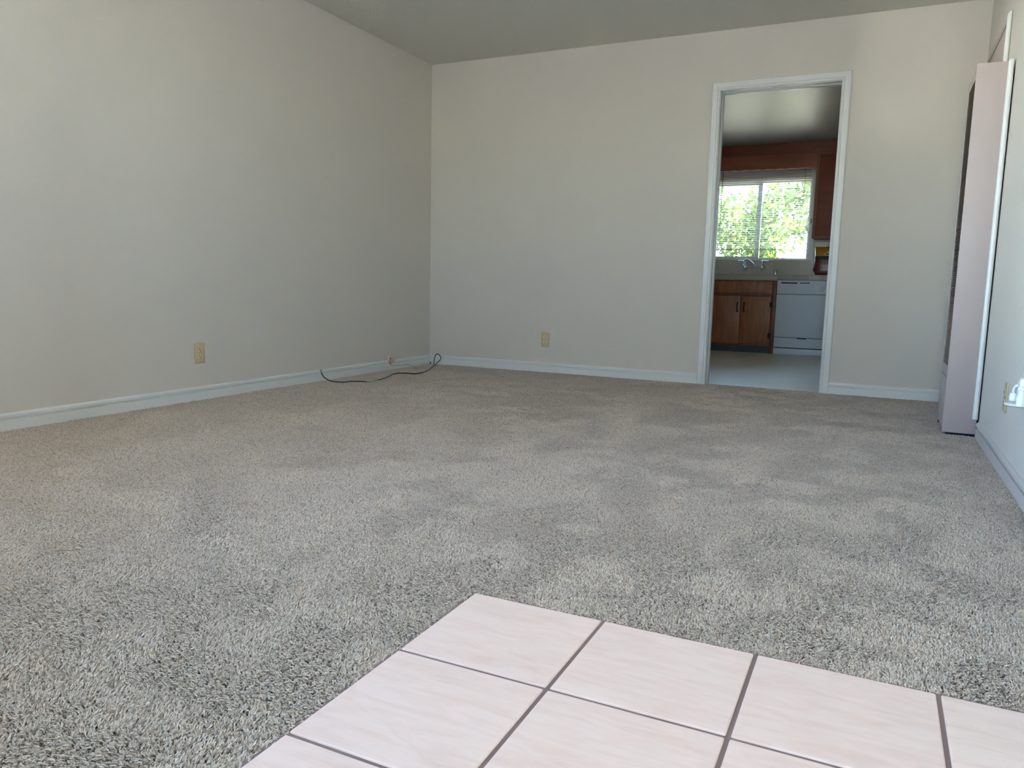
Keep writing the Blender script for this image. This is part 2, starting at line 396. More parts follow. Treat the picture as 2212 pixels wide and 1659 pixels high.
# splashback tiles on that wall
P_ = 0.1455; X_ = 2.131
tiles = {}
def wall_tile(x0, x1, z0, z1):
    key = (round(x1-x0, 4), round(z1-z0, 4))
    if key not in tiles:
        me = boxes_me('tile', [(-(x1-x0)/2, (x1-x0)/2, -0.004, 0.002, -(z1-z0)/2, (z1-z0)/2)], 0.0008, 1); me.materials.append(MATS['wall_tile']); tiles[key] = me
    obj('tile', tiles[key], None, wk, ((x0+x1)/2, YB-0.002, (z0+z1)/2))
bx('grout_bed', [(KX0, KX1, YB-0.0025, YB, 0.80, WZ0-0.004), (WX1+0.06, KX1, YB-0.0025, YB, WZ0-0.004, 1.243)], 'tile_grout', wk)
g2 = 0.0009
i = -4
while True:
    xa = X_+i*P_; xb = xa+P_
    if xa > KX1-0.02: break
    xa2, xb2 = max(xa, KX0), min(xb, KX1)
    if xa >= WX1-0.10:
        wall_tile(xa2+g2, xb2-g2, 0.861+g2, 1.0065-g2)
    if xa >= WX1+0.02:
        wall_tile(xa2+g2, xb2-g2, 1.0065+g2, 1.152-g2); wall_tile(xa2+g2, xb2-g2, 1.152+g2, 1.240-g2)
    elif xa >= WX1-0.10:
        wall_tile(xa2+g2, xb2-g2, 1.0065+g2, 1.034)
    else:
        wall_tile(xa2+g2, xb2-g2, 0.861+g2, 1.034)
    i += 1
# white border strips beside / above the splashback under the cabinet
bx('tile_border', (2.700, 2.716, YB-0.014, YB-0.002, 0.855, 1.250), 'trim_paint', wk, 0.003)
bx('tile_border', (2.700, KX1, YB-0.016, YB-0.002, 1.243, 1.262), 'trim_paint', wk, 0.003)

# kitchen window: aluminium slider
wf = empty('window_2', (0, 0, 0)); struct(wf, 'aluminium sliding kitchen window behind the blind')
y0, y1 = YB+0.045, YB+0.095
bx('window_frame', frame_y(WX0, WX1, y0, y1, WZ0, WZ1, 0.018), 'aluminium', wf)
bx('sash_frame', [(WX0+0.02, 2.102, y0+0.004, y0+0.024, WZ0+0.018, WZ0+0.036), (WX0+0.02, 2.102, y0+0.004, y0+0.024, WZ1-0.042, WZ1-0.018), (WX0+0.02, WX0+0.045, y0+0.004, y0+0.024, WZ0+0.036, WZ1-0.042), (2.055, 2.102, y0+0.004, y0+0.024, WZ0+0.036, WZ1-0.042)], 'aluminium', wf)
bx('pane', (WX0+0.045, 2.055, y0+0.012, y0+0.015, WZ0+0.036, WZ1-0.042), 'window_glass', wf)
bx('pane', (2.102, WX1-0.018, y0+0.036, y0+0.039, WZ0+0.016, WZ1-0.02), 'window_glass', wf)

# ------------------------------------------------------------------ mini blind
bl = empty('mini_blind', (2.08, YB-0.02, 2.085))
tag(bl, 'cream slatted blind hanging in front of the kitchen window', 'blind')
def bpart(name, me, material): 
    o = obj(name, me, material, bl); o.location = (0, 0, 0); return o
BX0, BX1 = 1.50-2.08, 2.640-2.08
bpart('head_rail', boxes_me('head_rail', [(BX0, BX1, -0.012, 0.014, -0.008, 0.020)], 0.002), 'blind_vinyl')
bpart('bottom_rail', boxes_me('bottom_rail', [(BX0, BX1, -0.011, 0.011, -0.941, -0.931)], 0.002), 'aluminium')
# one slat: shallow arc, tilted
sv = []; sf = []
tilt = math.radians(-12)
for ix, x in enumerate((BX0, BX1)):
    for q in range(5):
        u = (q/4-0.5)*0.025; h = 0.0012*(1-(2*u/0.025)**2)
        sv.append((x, u*math.cos(tilt)-h*math.sin(tilt), u*math.sin(tilt)+h*math.cos(tilt)))
for q in range(4): sf.append([q, q+1, 5+q+1, 5+q])
sm_ = bpy.data.meshes.new('slat'); sm_.from_pydata(sv, [], sf); smooth(sm_, 60); sm_.materials.append(MATS['blind_vinyl'])
z = -0.022; 
while z > -0.925:
    o = obj('slat', sm_, None, bl, (0, 0, z)); z -= 0.0212
for x in (1.60, 2.09, 2.545):
    bpart('ladder_cord', tube_me('ladder_cord', [(x-2.08, -0.014, -0.008), (x-2.08, -0.014, -0.931)], 0.0009, 5), 'cord_beige')
bpart('lift_cord', tube_me('lift_cord', catmull([(0.49, -0.020, -0.005), (0.488, -0.023, -0.28), (0.480, -0.024, -0.50), (0.468, -0.022, -0.64), (0.466, -0.022, -0.78)]), 0.0016, 6), 'iron')
bpart('tilt_wand', tube_me('tilt_wand', [(1.652-2.08, -0.024, -0.005), (1.650-2.08, -0.026, -0.70)], 0.0035, 6), 'iron')
# a small cord cleat screwed to the wall by the window
cl = empty('cord_cleat', (2.662, YB, 1.475)); tag(cl, 'small dark cord cleat on the wall beside the blind', 'cord cleat')
obj('base', boxes_me('base', [(-0.004, 0.004, -0.012, 0.0, -0.012, 0.012)], 0.001), 'iron', cl)
obj('horn', tube_me('horn', catmull([(0, -0.010, -0.030), (0, -0.016, -0.015), (0, -0.012, 0), (0, -0.016, 0.015), (0, -0.010, 0.030)], 4), 0.0032, 6), 'iron', cl)

# ------------------------------------------------------------------ kitchen units
# sink base cabinet
cb = empty('sink_cabinet', (1.93, YK, KZ)); tag(cb, 'brown wooden base cabinet with two doors under the kitchen sink', 'cabinet')
def rel(par, o):  # meshes are drawn in room coordinates; keep them there under a parent placed at its base
    o.parent = par; o.location = -par.location; return o
def part(par, name, b, material, bevel=0.0, seg=2):
    return rel(par, bx(name, b, material, None, bevel, seg))
def subpart(o, name, me, material):
    return obj(name, me, material, o)
part(cb, 'body', [(1.452, 2.4085, YK+0.004, YB-0.006, 0.075, 0.785)], 'wood')
part(cb, 'face_frame', [(2.366, 2.4085, YK-0.014, YK+0.004, KZ, 0.787), (1.452, 1.712, YK-0.014, YK+0.004, 0.075, 0.787), (1.712, 2.366, YK-0.014, YK+0.004, 0.775, 0.787), (1.712, 2.366, YK-0.014, YK+0.004, 0.617, 0.642), (1.712, 2.366, YK-0.014, YK+0.004, 0.060, 0.085)], 'wood', 0.002)
part(cb, 'false_drawer_front', (1.716, 2.366, YK-0.024, YK-0.014, 0.644, 0.776), 'wood_light', 0.004)
dl = part(cb, 'door', (1.716, 2.036, YK-0.030, YK-0.010, 0.082, 0.615), 'wood_light', 0.004)
dr = part(cb, 'door', (2.040, 2.362, YK-0.030, YK-0.010, 0.082, 0.615), 'wood_light', 0.004)
def pull(door, x):
    me = tube_me('handle', catmull([(x, YK-0.030, 0.536), (x, YK-0.052, 0.522), (x, YK-0.056, 0.490), (x, YK-0.052, 0.456), (x, YK-0.030, 0.442)], 4), 0.0065, 8)
    obj('handle', me, 'iron', door)
    for zc in (0.5355, 0.4425):
        obj('backplate', boxes_me('backplate', [(x-0.010, x+0.010, YK-0.033, YK-0.030, zc-0.0095, zc+0.0095)], 0.001), 'iron', door)
pull(dl, 2.004); pull(dr, 2.076)
for (d, x) in ((dr, 2.364), (dl, 1.714)):
    for zc in (0.524, 0.186):
        obj('hinge', boxes_me('hinge', [(x-0.016, x+0.016, YK-0.036, YK-0.029, zc-0.024, zc+0.024), (x-0.004, x+0.004, YK-0.041, YK-0.029, zc-0.036, zc+0.036)], 0.0015), 'iron', d)
part(cb, 'toe_kick', (1.452, 2.366, YK+0.010, YK+0.03, KZ, 0.075), 'toe_vinyl')
# dishwasher
dw = empty('dishwasher', (2.71, YK, KZ)); tag(dw, 'white built in dishwasher under the tiled kitchen counter', 'dishwasher')
dx0, dx1 = 2.412, 3.010
part(dw, 'tub', (dx0+0.005, dx1-0.005, YK+0.012, YB-0.02, KZ+0.06, 0.785), 'dark_slot')
cp = part(dw, 'control_panel', (dx0, dx1, YK-0.018, YK+0.012, 0.645, 0.794), 'appliance_white', 0.004)
obj('vent_slot', boxes_me('vent_slot', [(2.452, 2.618, YK-0.0195, YK-0.017, 0.7585, 0.7725)], 0.001), 'dark_slot', cp)
obj('latch', boxes_me('latch', [(2.643, 2.745, YK-0.0195, YK-0.017, 0.7625, 0.7715)], 0.001), 'dark_slot', cp)
obj('dial_plate', boxes_me('dial_plate', [(2.790, 2.960, YK-0.0195, YK-0.0175, 0.668, 0.745)], 0.001), 'appliance_kick', cp)
obj('dial', lathe_me('dial', [(0.026, 0.0), (0.026, -0.004), (0.021, -0.006), (0.020, -0.018), (0.017, -0.020), (0.0, -0.020)], 24, 'y', (2.872, YK-0.0195, 0.707)), 'appliance_white', cp)
part(dw, 'door_panel', (dx0, dx1, YK-0.016, YK+0.012, 0.174, 0.641), 'appliance_white', 0.003)
lp = part(dw, 'lower_panel', (dx0, dx1, YK-0.014, YK+0.012, 0.062, 0.169), 'appliance_white', 0.003)
obj('latch', boxes_me('latch', [(2.651, 2.747, YK-0.0165, YK-0.013, 0.1605, 0.1695)], 0.001), 'dark_slot', lp)
part(dw, 'kick_plate', (dx0, dx1, YK-0.006, YK+0.006, KZ+0.001, 0.052), 'appliance_kick', 0.002)
# base cabinet at the far end of the run
cb2 = empty('base_cabinet', (3.46, YK, KZ)); tag(cb2, 'brown wooden base cabinet past the dishwasher at the end of the counter', 'cabinet')
part(cb2, 'body', [(3.014, W-0.004, YK+0.004, YB-0.006, 0.075, 0.785), (3.014, W-0.004, YK+0.06, YB-0.006, KZ, 0.075)], 'wood')
d = part(cb2, 'door', (3.03, 3.46, YK-0.016, YK+0.004, 0.082, 0.776), 'wood_light', 0.004)
d = part(cb2, 'door', (3.464, W-0.012, YK-0.016, YK+0.004, 0.082, 0.776), 'wood_light', 0.004)
# worktop with tiled front edge
wt = empty('worktop', (2.6, YK, 0.79)); tag(wt, 'beige tiled kitchen worktop above the cabinet and dishwasher', 'worktop')
part(wt, 'slab', (KX0+0.002, W-0.002, YK-0.022, YB-0.006, 0.7955, 0.8500), 'tile_grout')
part(wt, 'drip_edge', (KX0+0.002, 2.405, YK-0.020, YK-0.004, 0.7885, 0.7953), 'counter_tile')
xs = [KX0+0.002]
x = 2.568-0.153*7
while x < W-0.05:
    if x > KX0+0.03: xs.append(x)
    x += 0.153
xs.append(W-0.002)
part(wt, 'edge_tile', (KX0+0.003, 2.4145, YK-0.030, YK-0.020, 0.7890, 0.8505), 'counter_tile', 0.0018)
for a, b2 in zip(xs[:-1], xs[1:]):
    if a > 2.41: part(wt, 'edge_tile', (a+0.001, b2-0.001, YK-0.030, YK-0.020, 0.7960, 0.8505), 'wall_tile' if a > 2.70 else 'counter_tile', 0.0018)
    part(wt, 'top_tile', (a+0.001, b2-0.001, YK-0.031, YB-0.012, 0.8505, 0.8545), 'wall_tile', 0.0015, 1)

# upper cabinet, valance and top rail
YU = 3.58
uc = empty('upper_cabinet', (3.3, YU, 1.262)); tag(uc, 'dark wooden wall cabinet beside the kitchen window', 'cabinet')
part(uc, 'body', (2.708, W-0.004, YU+0.004, YB-0.002, 1.264, 2.176), 'wood_upper')
d = part(uc, 'door', (2.742, 3.30, YU-0.016, YU+0.003, 1.285, 2.150), 'wood_upper', 0.004)
obj('knob', lathe_me('knob', [(0.007, 0), (0.007, -0.012), (0.013, -0.016), (0.013, -0.022), (0.0, -0.026)], 16, 'y', (3.27, YU-0.016, 1.33)), 'iron', d)
d = part(uc, 'door', (3.304, W-0.03, YU-0.016, YU+0.003, 1.285, 2.150), 'wood_upper', 0.004)
part(uc, 'face_frame', [(2.706, 2.738, YU-0.010, YU+0.004, 1.262, 2.176), (2.738, W-0.004, YU-0.010, YU+0.004, 1.262, 1.283), (2.738, W-0.004, YU-0.010, YU+0.004, 2.152, 2.176)], 'wood_upper')
va = empty('valance', (2.08, YU, 2.02)); tag(va, 'reddish brown wooden valance board over the kitchen window', 'valance')
# gently scalloped lower edge
poly = [(KX0+0.002, 2.176), (KX0+0.002, 2.021)]
for q in range(41):
    x = KX0+0.01+(2.696-KX0-0.01)*q/40
    poly.append((x, 2.0205+0.0025*math.cos(q*PI*0.5)))
poly += [(2.704, 2.021), (2.704, 2.176)]
rel(va, obj('board', prism_me('board', poly, 'y', YU-0.008, YU+0.010), 'wood_valance'))
va2 = part(va, 'top_rail', [(KX0+0.002, 2.704, YU-0.003, YU+0.012, 2.1765, KH-0.001)], 'wood_upper')
sf_ = empty('cabinet_fascia', (3.3, YU, 2.18)); tag(sf_, 'dark wooden fascia between wall cabinet and kitchen ceiling', 'fascia')
part(sf_, 'board', (2.706, W-0.004, YU-0.003, YB-0.002, 2.1765, KH-0.001), 'wood_upper')

# faucet: wall mounted, two lever handles, swinging spout
fa = empty('kitchen_faucet', (2.066, YB-0.006, 0.945)); tag(fa, 'chrome wall mounted faucet with two lever handles below the window', 'faucet')
def fpart(name, me, material='chrome'): return rel(fa, obj(name, me, material))
YT = YB-0.006
for x in (1.968, 2.165):
    e = fpart('escutcheon', lathe_me('escutcheon', [(0.030, 0), (0.030, -0.006), (0.022, -0.014), (0.014, -0.018), (0.013, -0.060), (0.0, -0.060)], 20, 'y', (x, YT, 0.940)))
    sgn = -1 if x < 2.06 else 1
    v_ = fpart('valve', lathe_me('valve', [(0.015, 0.925), (0.019, 0.935), (0.019, 0.965), (0.013, 0.980), (0.011, 1.005), (0.014, 1.012), (0.012, 1.024), (0.0, 1.028)], 18, 'z', (x, YT-0.062, 0)))
    obj('lever', tube_me('lever', catmull([(x, YT-0.062, 1.018), (x+sgn*0.030, YT-0.072, 1.019), (x+sgn*0.075, YT-0.085, 1.018)], 4), 0.006, 8, radii=[0.009, 0.008, 0.0065, 0.006, 0.0058, 0.006, 0.0065, 0.007, 0.0068]), 'chrome', v_)
fpart('bridge', tube_me('bridge', [(1.968, YT-0.062, 0.948), (2.165, YT-0.062, 0.948)], 0.0095, 12))
fpart('spout', tube_me('spout', catmull([(2.090, YT-0.062, 0.948), (2.083, YT-0.075, 0.965), (2.058, YT-0.10, 0.995), (2.028, YT-0.13, 1.022), (2.000, YT-0.155, 1.031), (1.978, YT-0.175, 1.016), (1.972, YT-0.18, 0.990)], 5), 0.0095, 12))
fpart('aerator', lathe_me('aerator', [(0.0, 0.966), (0.011, 0.966), (0.012, 0.990), (0.010, 0.994), (0.0, 0.994)], 16, 'z', (1.972, YT-0.18, 0)))
# air gap cylinder
ag = empty('air_gap', (2.322, 3.80, 0.8545)); tag(ag, 'short chrome cylinder standing on the worktop beside the faucet', 'air gap')
obj('cap', lathe_me('cap', [(0.019, 0.006), (0.019, 0.055), (0.017, 0.060), (0.0, 0.061)], 20), 'chrome', ag)
obj('flange', lathe_me('flange', [(0.0, 0.0), (0.025, 0.0), (0.025, 0.004), (0.019, 0.007), (0.0, 0.007)], 20), 'chrome', ag)

# coffee bag
bag = empty('coffee_bag', (2.868, 3.66, 0.8545)); tag(bag, 'maroon and yellow coffee bag with cup picture on the worktop', 'coffee bag')
def bag_ring(z, wx, wy, pw=3.0, k=32, jit=0.0):
    out = []
    for q in range(k):
        a = 2*PI*q/k; c, s = math.cos(a), math.sin(a)
        rr = (abs(c)**pw + abs(s)**pw)**(-1/pw)
        jx = jit*math.sin(5*a+z*40)
        out.append((wx*c*rr*(1+jx), wy*s*rr*(1+jx), z))
    return out
def bag_me(name, rings, cap0=True, cap1=True):
    k = len(rings[0]); vs = [p for r in rings for p in r]; fs = []
    for i in range(len(rings)-1):
        for q in range(k): fs.append([i*k+q, i*k+(q+1) % k, (i+1)*k+(q+1) % k, (i+1)*k+q])
    if cap0: fs.append(list(range(k))[::-1])
    if cap1: fs.append([(len(rings)-1)*k+q for q in range(k)])
    me = bpy.data.meshes.new(name); me.from_pydata(vs, [], fs); smooth(me, 50); return me
lowr = [(0.001, .104, .050), (0.012, .108, .056), (0.035, .118, .060), (0.060, .130, .060), (0.072, .131, .058), (0.10, .126, .058), (0.15, .121, .057), (0.19, .118, .054), (0.215, .116, .050)]
obj('body', bag_me('body', [bag_ring(z, a, b2, 3.2, 32, 0.02) for z, a, b2 in lowr]), 'bag_red', bag)
upr = [(0.2152, .113, .050), (0.235, .114, .047), (0.26, .117, .042), (0.285, .120, .034), (0.300, .122, .022), (0.312, .124, .009), (0.318, .118, .006)]
obj('top', bag_me('top', [bag_ring(z, a, b2, 3.0, 32, 0.02) for z, a, b2 in upr]), 'bag_yellow', bag)
obj('band', bag_me('band', [bag_ring(z, a, b2, 3.2, 32, 0.02) for z, a, b2 in ((0.178, .1215, .0565), (0.195, .1205, .0555), (0.2135, .1185, .0525))]), 'bag_dark', bag)
obj('seal_clip', boxes_me('seal_clip', [(0.000, 0.080, -0.016, 0.016, 0.300, 0.320)], 0.003), 'bag_dark', bag)
def disc_plate(name, cx_, cz_, rx, rz, y, th=0.0015, k=28):
    return prism_me(name, [(cx_+rx*math.cos(2*PI*q/k), cz_+rz*math.sin(2*PI*q/k)) for q in range(k)], 'y', y, y+th)
obj('printed_saucer', disc_plate('printed_saucer', 0.000, 0.070, 0.052, 0.014, -0.0625), 'bag_cream', bag)
obj('printed_cup', prism_me('printed_cup', [(-0.034, 0.118), (-0.030, 0.096), (-0.018, 0.080), (0.018, 0.080), (0.030, 0.096), (0.034, 0.118)], 'y', -0.0635, -0.0605), 'bag_cream', bag)
obj('printed_cup_handle', tube_me('printed_cup_handle', catmull([(-0.031, -0.0615, 0.112), (-0.048, -0.0615, 0.110), (-0.049, -0.0615, 0.096), (-0.027, -0.0615, 0.090)], 4), 0.003, 6), 'bag_cream', bag)
obj('printed_label', prism_me('printed_label', [(-0.034, 0.222), (0.07, 0.222), (0.07, 0.262), (0.02, 0.268), (-0.004, 0.246), (-0.020, 0.236)], 'y', -0.0535, -0.0450), 'bag_cream', bag)
obj('printed_mark', disc_plate('printed_mark', 0.012, 0.237, 0.020, 0.006, -0.0545), 'bag_dark', bag)

# ------------------------------------------------------------------ wall heater
HX0, HX1, HY0, HY1, HZ1 = 3.757, 3.9005, -1.285, -0.875, 1.752
ht = empty('wall_heater', (3.83, -1.08, 0)); tag(ht, 'tall beige enamelled wall heater with narrow louvred front', 'heater')
part(ht, 'side_panel', (HX0, HX1, HY0, HY0+0.012, 0.010, HZ1), 'heater_enamel', 0.002)
part(ht, 'side_panel', (HX0+0.004, HX1, HY1-0.012, HY1, 0.010, HZ1), 'heater_enamel', 0.002)
part(ht, 'top_panel', (HX0+0.006, HX1, HY0+0.012, HY1-0.012, HZ1-0.012, HZ1-0.001), 'heater_enamel')
part(ht, 'back_panel', (HX1-0.004, HX1+0.006, HY0+0.012, HY1-0.012, 0.01, HZ1-0.012), 'heater_dark')
GY0, GY1, GZ0, GZ1 = HY0+0.014, -0.925, 0.330, 1.700
fx = HX0+0.005
part(ht, 'front_panel', [(fx, fx+0.006, GY1, HY1-0.012, 0.06, HZ1-0.012), (fx, fx+0.006, HY0+0.012, GY1, GZ1, HZ1-0.012), (fx, fx+0.006, HY0+0.012, GY1, 0.278, GZ0)], 'heater_enamel')
part(ht, 'access_door', (fx-0.001, fx+0.006, HY0+0.013, GY1, 0.020, 0.274), 'heater_enamel', 0.0015)
part(ht, 'inner_liner', (fx+0.030, fx+0.034, HY0+0.012, HY1-0.012, 0.02, HZ1-0.012), 'heater_dark')
part(ht, 'foot', (fx+0.002, fx+0.02, HY1-0.02, HY1-0.012, -0.004, 0.05), 'heater_dark')
part(ht, 'base', (fx+0.02, HX1, HY0+0.02, HY1-0.02, -0.008, 0.018), 'heater_dark')
# louvres: each a tilted strip
lv = prism_me('louvre', [(-0.001, -0.0035), (0.010, 0.0015), (0.010, 0.0028), (-0.001, -0.0022)], 'y', GY0, GY1)
lv.materials.append(MATS['heater_grille'])
npitch = 146
for q in range(npitch):
    o = obj('louvre', lv, None, ht, (fx-ht.location.x, -ht.location.y, GZ0+0.006+(GZ1-GZ0-0.010)*q/(npitch-1)))
for y in (GY0+0.085, GY0+0.19):
    part(ht, 'louvre_bar', (fx+0.011, fx+0.015, y-0.002, y+0.002, GZ0, GZ1), 'heater_grille')
# white half-round moulding on the near side, along the wall
def molding(x0, x1, yb, proud, z0, z1, par, name, rnd=0.02):
    poly = [(x0, yb)]
    for q in range(9):
        a = PI*q/8; poly.append(((x0+x1)/2-math.cos(a)*(x1-x0)/2, yb-proud*0.45-math.sin(a)*proud*0.55))
    poly.append((x1, yb))
    # rounded top: shrink the sweep over the last bit
    vs = []; fs = []; k = len(poly)
    lv_ = [(z0, 1.0)] + [(z1-rnd+rnd*math.sin(t*PI/2/5), math.cos(t*PI/2/5)*0.85+0.15) for t in range(6)]
    cx_ = x1
    for (zz, s_) in lv_:
        for (x, y) in poly: vs.append((x1-(x1-x)*s_, yb-(yb-y)*s_, zz))
    for i in range(len(lv_)-1):
        for q in range(k): fs.append([i*k+q, i*k+(q+1) % k, (i+1)*k+(q+1) % k, (i+1)*k+q])
    fs.append(list(range(k))); fs.append([(len(lv_)-1)*k+q for q in range(k)])
    me = bpy.data.meshes.new(name); me.from_pydata(vs, [], fs)
    bm = bmesh.new(); bm.from_mesh(me); bmesh.ops.recalc_face_normals(bm, faces=bm.faces); bm.to_mesh(me); bm.free()
    smooth(me, 40)
    return rel(par, obj(name, me, 'trim_paint'))
molding(3.881, 3.9035, HY0, 0.018, 0.086, 1.762, ht, 'side_moulding', 0.012)
# vent cover plate on the wall above the heater, with its white edge strip
vp = empty('vent_cover', (3.90, -0.6, 1.76)); tag(vp, 'thin beige vent cover plate with white edge strip above the heater', 'vent cover')
part(vp, 'plate', (W-0.020, W-0.0005, -0.985, -0.22, 1.755, 2.035), 'heater_enamel', 0.002)
part(vp, 'plate_lip', (W-0.026, W-0.020, -0.985, -0.22, 1.990, 2.000), 'heater_enamel', 0.002)
molding(W-0.022, W-0.001, -0.986, 0.014, 1.755, 2.062, vp, 'edge_strip', 0.03)

# ------------------------------------------------------------------ outlets
def outlet(name, label, group=None):
    """local frame: x = along the wall, y = out of the wall (towards -y), z up"""
    t = empty(name); tag(t, label, 'outlet', group)
    obj('cover_plate', boxes_me('cover_plate', [(-0.035, 0.035, -0.006, 0.0, -0.0575, 0.0575)], 0.0025), 'almond_plastic', t)
    for zc in (0.0195, -0.0195):
        poly = []
        for q in range(24):
            a = 2*PI*q/24; poly.append((0.0165*math.cos(a), zc+max(-0.0125, min(0.0125, 0.0165*math.sin(a)))))
        f_ = obj('socket', prism_me('socket', poly, 'y', -0.0085, -0.005), 'almond_light', t)
        obj('slots', boxes_me('slots', [(-0.0078, -0.0048, -0.0092, -0.0080, zc-0.001, zc+0.008), (0.0048, 0.0078, -0.0092, -0.0080, zc-0.001, zc+0.007), (-0.003, 0.003, -0.0092, -0.0080, zc-0.0095, zc-0.005)]), 'dark_slot', f_)
    obj('screw', lathe_me('screw', [(0.0, 0.0), (0.003, 0.0), (0.003, -0.001), (0.0, -0.0015)], 12, 'y', (0, -0.006, 0)), 'steel', t)
    return t
o1 = outlet('wall_outlet', 'almond duplex outlet on the long bare beige wall', 'wall outlets'); o1.location = (0.0, -2.455, 0.263); o1.rotation_euler = (0, 0, PI/2)
o2 = outlet('wall_outlet', 'almond duplex outlet on the wall beside the kitchen doorway', 'wall outlets'); o2.location = (1.071, 0.0, 0.257)
o3 = outlet('wall_outlet', 'almond outlet seen edge on between heater and white plug-in', 'wall outlets'); o3.location = (W, -2.035, 0.287); o3.rotation_euler = (0, 0, -PI/2)

# white plug-in air freshener on the right wall
pg = empty('plug_in_freshener', (W, -2.46, 0.30)); tag(pg, 'white plug-in air freshener with round dish by the heater wall outlet', 'air freshener')
obj('body', boxes_me('body', [(-0.026, 0.0, -0.030, 0.034, 0.010, 0.105)], 0.008, 3), 'white_plastic', pg)
obj('dish', lathe_me('dish', [(0.0, 0.0), (0.034, 0.0), (0.042, 0.004), (0.043, 0.008), (0.036, 0.010), (0.0, 0.008)], 28, 'z', (-0.022, 0, 0.008)), 'white_plastic', pg)
obj('refill_bottle', lathe_me('refill_bottle', [(0.0, 0.012), (0.016, 0.012), (0.017, 0.040), (0.011, 0.052), (0.010, 0.064), (0.014, 0.066), (0.014, 0.078), (0.0, 0.080)], 20, 'z', (-0.020, -0.040, 0.002)), 'white_plastic', pg)
obj('cap', lathe_me('cap', [(0.0, 0.0), (0.011, 0.0), (0.013, 0.012), (0.010, 0.027), (0.0, 0.029)], 18, 'z', (-0.033, 0.040, 0.022)), 'white_plastic', pg)
obj('stem', tube_me('stem', catmull([(-0.033, 0.040, 0.048), (-0.034, 0.036, 0.062), (-0.030, 0.025, 0.075), (-0.018, 0.015, 0.080)], 4), 0.005, 8), 'white_plastic', pg)

# phone jack, its thin cord, and the black coaxial cable
pj = empty('phone_jack', (0.0, -0.595, 0.086)); tag(pj, 'small pinkish surface jack just above the baseboard', 'phone jack')
obj('box', boxes_me('box', [(0.0, 0.022, -0.034, 0.034, -0.030, 0.032)], 0.003), 'pink_plastic', pj)
obj('socket', boxes_me('socket', [(0.0215, 0.0228, -0.022, -0.012, -0.002, 0.008)]), 'dark_slot', pj)
obj('screw', lathe_me('screw', [(0.0, 0.022), (0.003, 0.022), (0.003, 0.0228), (0.0, 0.023)], 10, 'x', (0, 0.012, 0.003)), 'almond_plastic', pj)
obj('plug', boxes_me('plug', [(0.006, 0.018, -0.010, 0.002, -0.043, -0.030)], 0.002), 'steel', pj)
pc = obj('cord', tube_me('cord', catmull([(0.014, -0.600, 0.043), (0.018, -0.596, 0.034), (0.020, -0.55, 0.028), (0.019, -0.50, 0.025), (0.018, -0.433, 0.024), (0.020, -0.385, 0.024), (0.045, -0.36, 0.012), (0.090, -0.375, 0.004), (0.142, -0.394, 0.003)], 6), 0.0022, 6), 'cord_beige')
rel(pj, pc)
cab = empty('coaxial_cable', (0.25, -0.8, 0)); tag(cab, 'black cable lying on the carpet and looping up in the corner', 'cable')
cz = 0.004
pts = [(0.060, -1.484, 0.066), (0.061, -1.478, 0.052), (0.066, -1.462, 0.030), (0.080, -1.44, 0.012), (0.113, -1.44, cz), (0.195, -1.437, cz), (0.222, -1.372, cz), (0.284, -1.327, cz-0.001), (0.322, -1.302, -0.003), (0.319, -1.245, -0.004), (0.308, -1.18, -0.001), (0.294, -1.065, cz), (0.209, -0.834, cz), (0.249, -0.755, cz), (0.327, -0.757, cz), (0.343, -0.713, cz), (0.336, -0.627, cz), (0.283, -0.476, cz), (0.207, -0.298, cz+0.001), (0.165, -0.185, cz+0.003), (0.138, -0.120, 0.016), (0.150, -0.1, 0.032), (0.164, -0.095, 0.048), (0.166, -0.092, 0.067), (0.152, -0.09, 0.083), (0.134, -0.09, 0.093), (0.121, -0.09, 0.089), (0.109, -0.09, 0.070), (0.101, -0.088, 0.038), (0.094, -0.085, -0.006)]
rel(cab, obj('jacket', tube_me('jacket', catmull(pts, 5), 0.0036, 8), 'black_rubber'))
cn = rel(cab, obj('connector', tube_me('connector', [(0.060, -1.485, 0.064), (0.060, -1.4855, 0.072), (0.060, -1.486, 0.0725), (0.060, -1.4865, 0.084)], 0.005, 10, radii=[0.0048, 0.0048, 0.0058, 0.0058]), 'steel'))
# small dark stub at the corner
stb = obj('wire_stub', tube_me('wire_stub', catmull([(0.020, -0.020, -0.006), (0.022, -0.022, 0.006), (0.030, -0.028, 0.012)], 4), 0.005, 8), 'toe_vinyl')
tag(stb, 'short dark wire stub poking from the carpet in the corner', 'wire stub')

# ------------------------------------------------------------------ carpet pile
def strand(verts, faces, cols, p, lean, length, rad, bend, tone):
    ax = Vector((math.cos(lean[0]), math.sin(lean[0]), 0)); side = Vector((-ax.y, ax.x, 0))
    base = len(verts); kk = 4; segs = 3
    for s_ in range(segs+1):
        t = s_/segs; ang = lean[1]*t*t + bend*t
        c = Vector(p) + ax*(length*math.sin(lean[1]*0.75)*t*t) + Vector((0, 0, length*math.cos(lean[1]*0.75)*t))
        c = c + side*(bend*length*0.35*math.sin(t*PI))
        r_ = rad*(1.0 if s_ < segs else 0.6)
        for q in range(kk):
            a = 2*PI*q/kk + t*1.2
            verts.append(c + side*math.cos(a)*r_ + (ax*math.cos(lean[1]*t)-Vector((0, 0, 1))*math.sin(lean[1]*t))*math.sin(a)*r_)
            cols.append((tone, 0.45+0.55*t, 0, 1))
    for s_ in range(segs):
        for q in range(kk):
            faces.append([base+s_*kk+q, base+s_*kk+(q+1) % kk, base+(s_+1)*kk+(q+1) % kk, base+(s_+1)*kk+q])
    faces.append([base+segs*kk+q for q in range(kk)])
ma = bpy.data.materials.new('carpet_yarn'); ma.use_nodes = True
n = ma.node_tree.nodes; l = ma.node_tree.links
b = n['Principled BSDF']; b.inputs['Roughness'].default_value = 0.9; b.inputs['Specular IOR Level'].default_value = 0.05
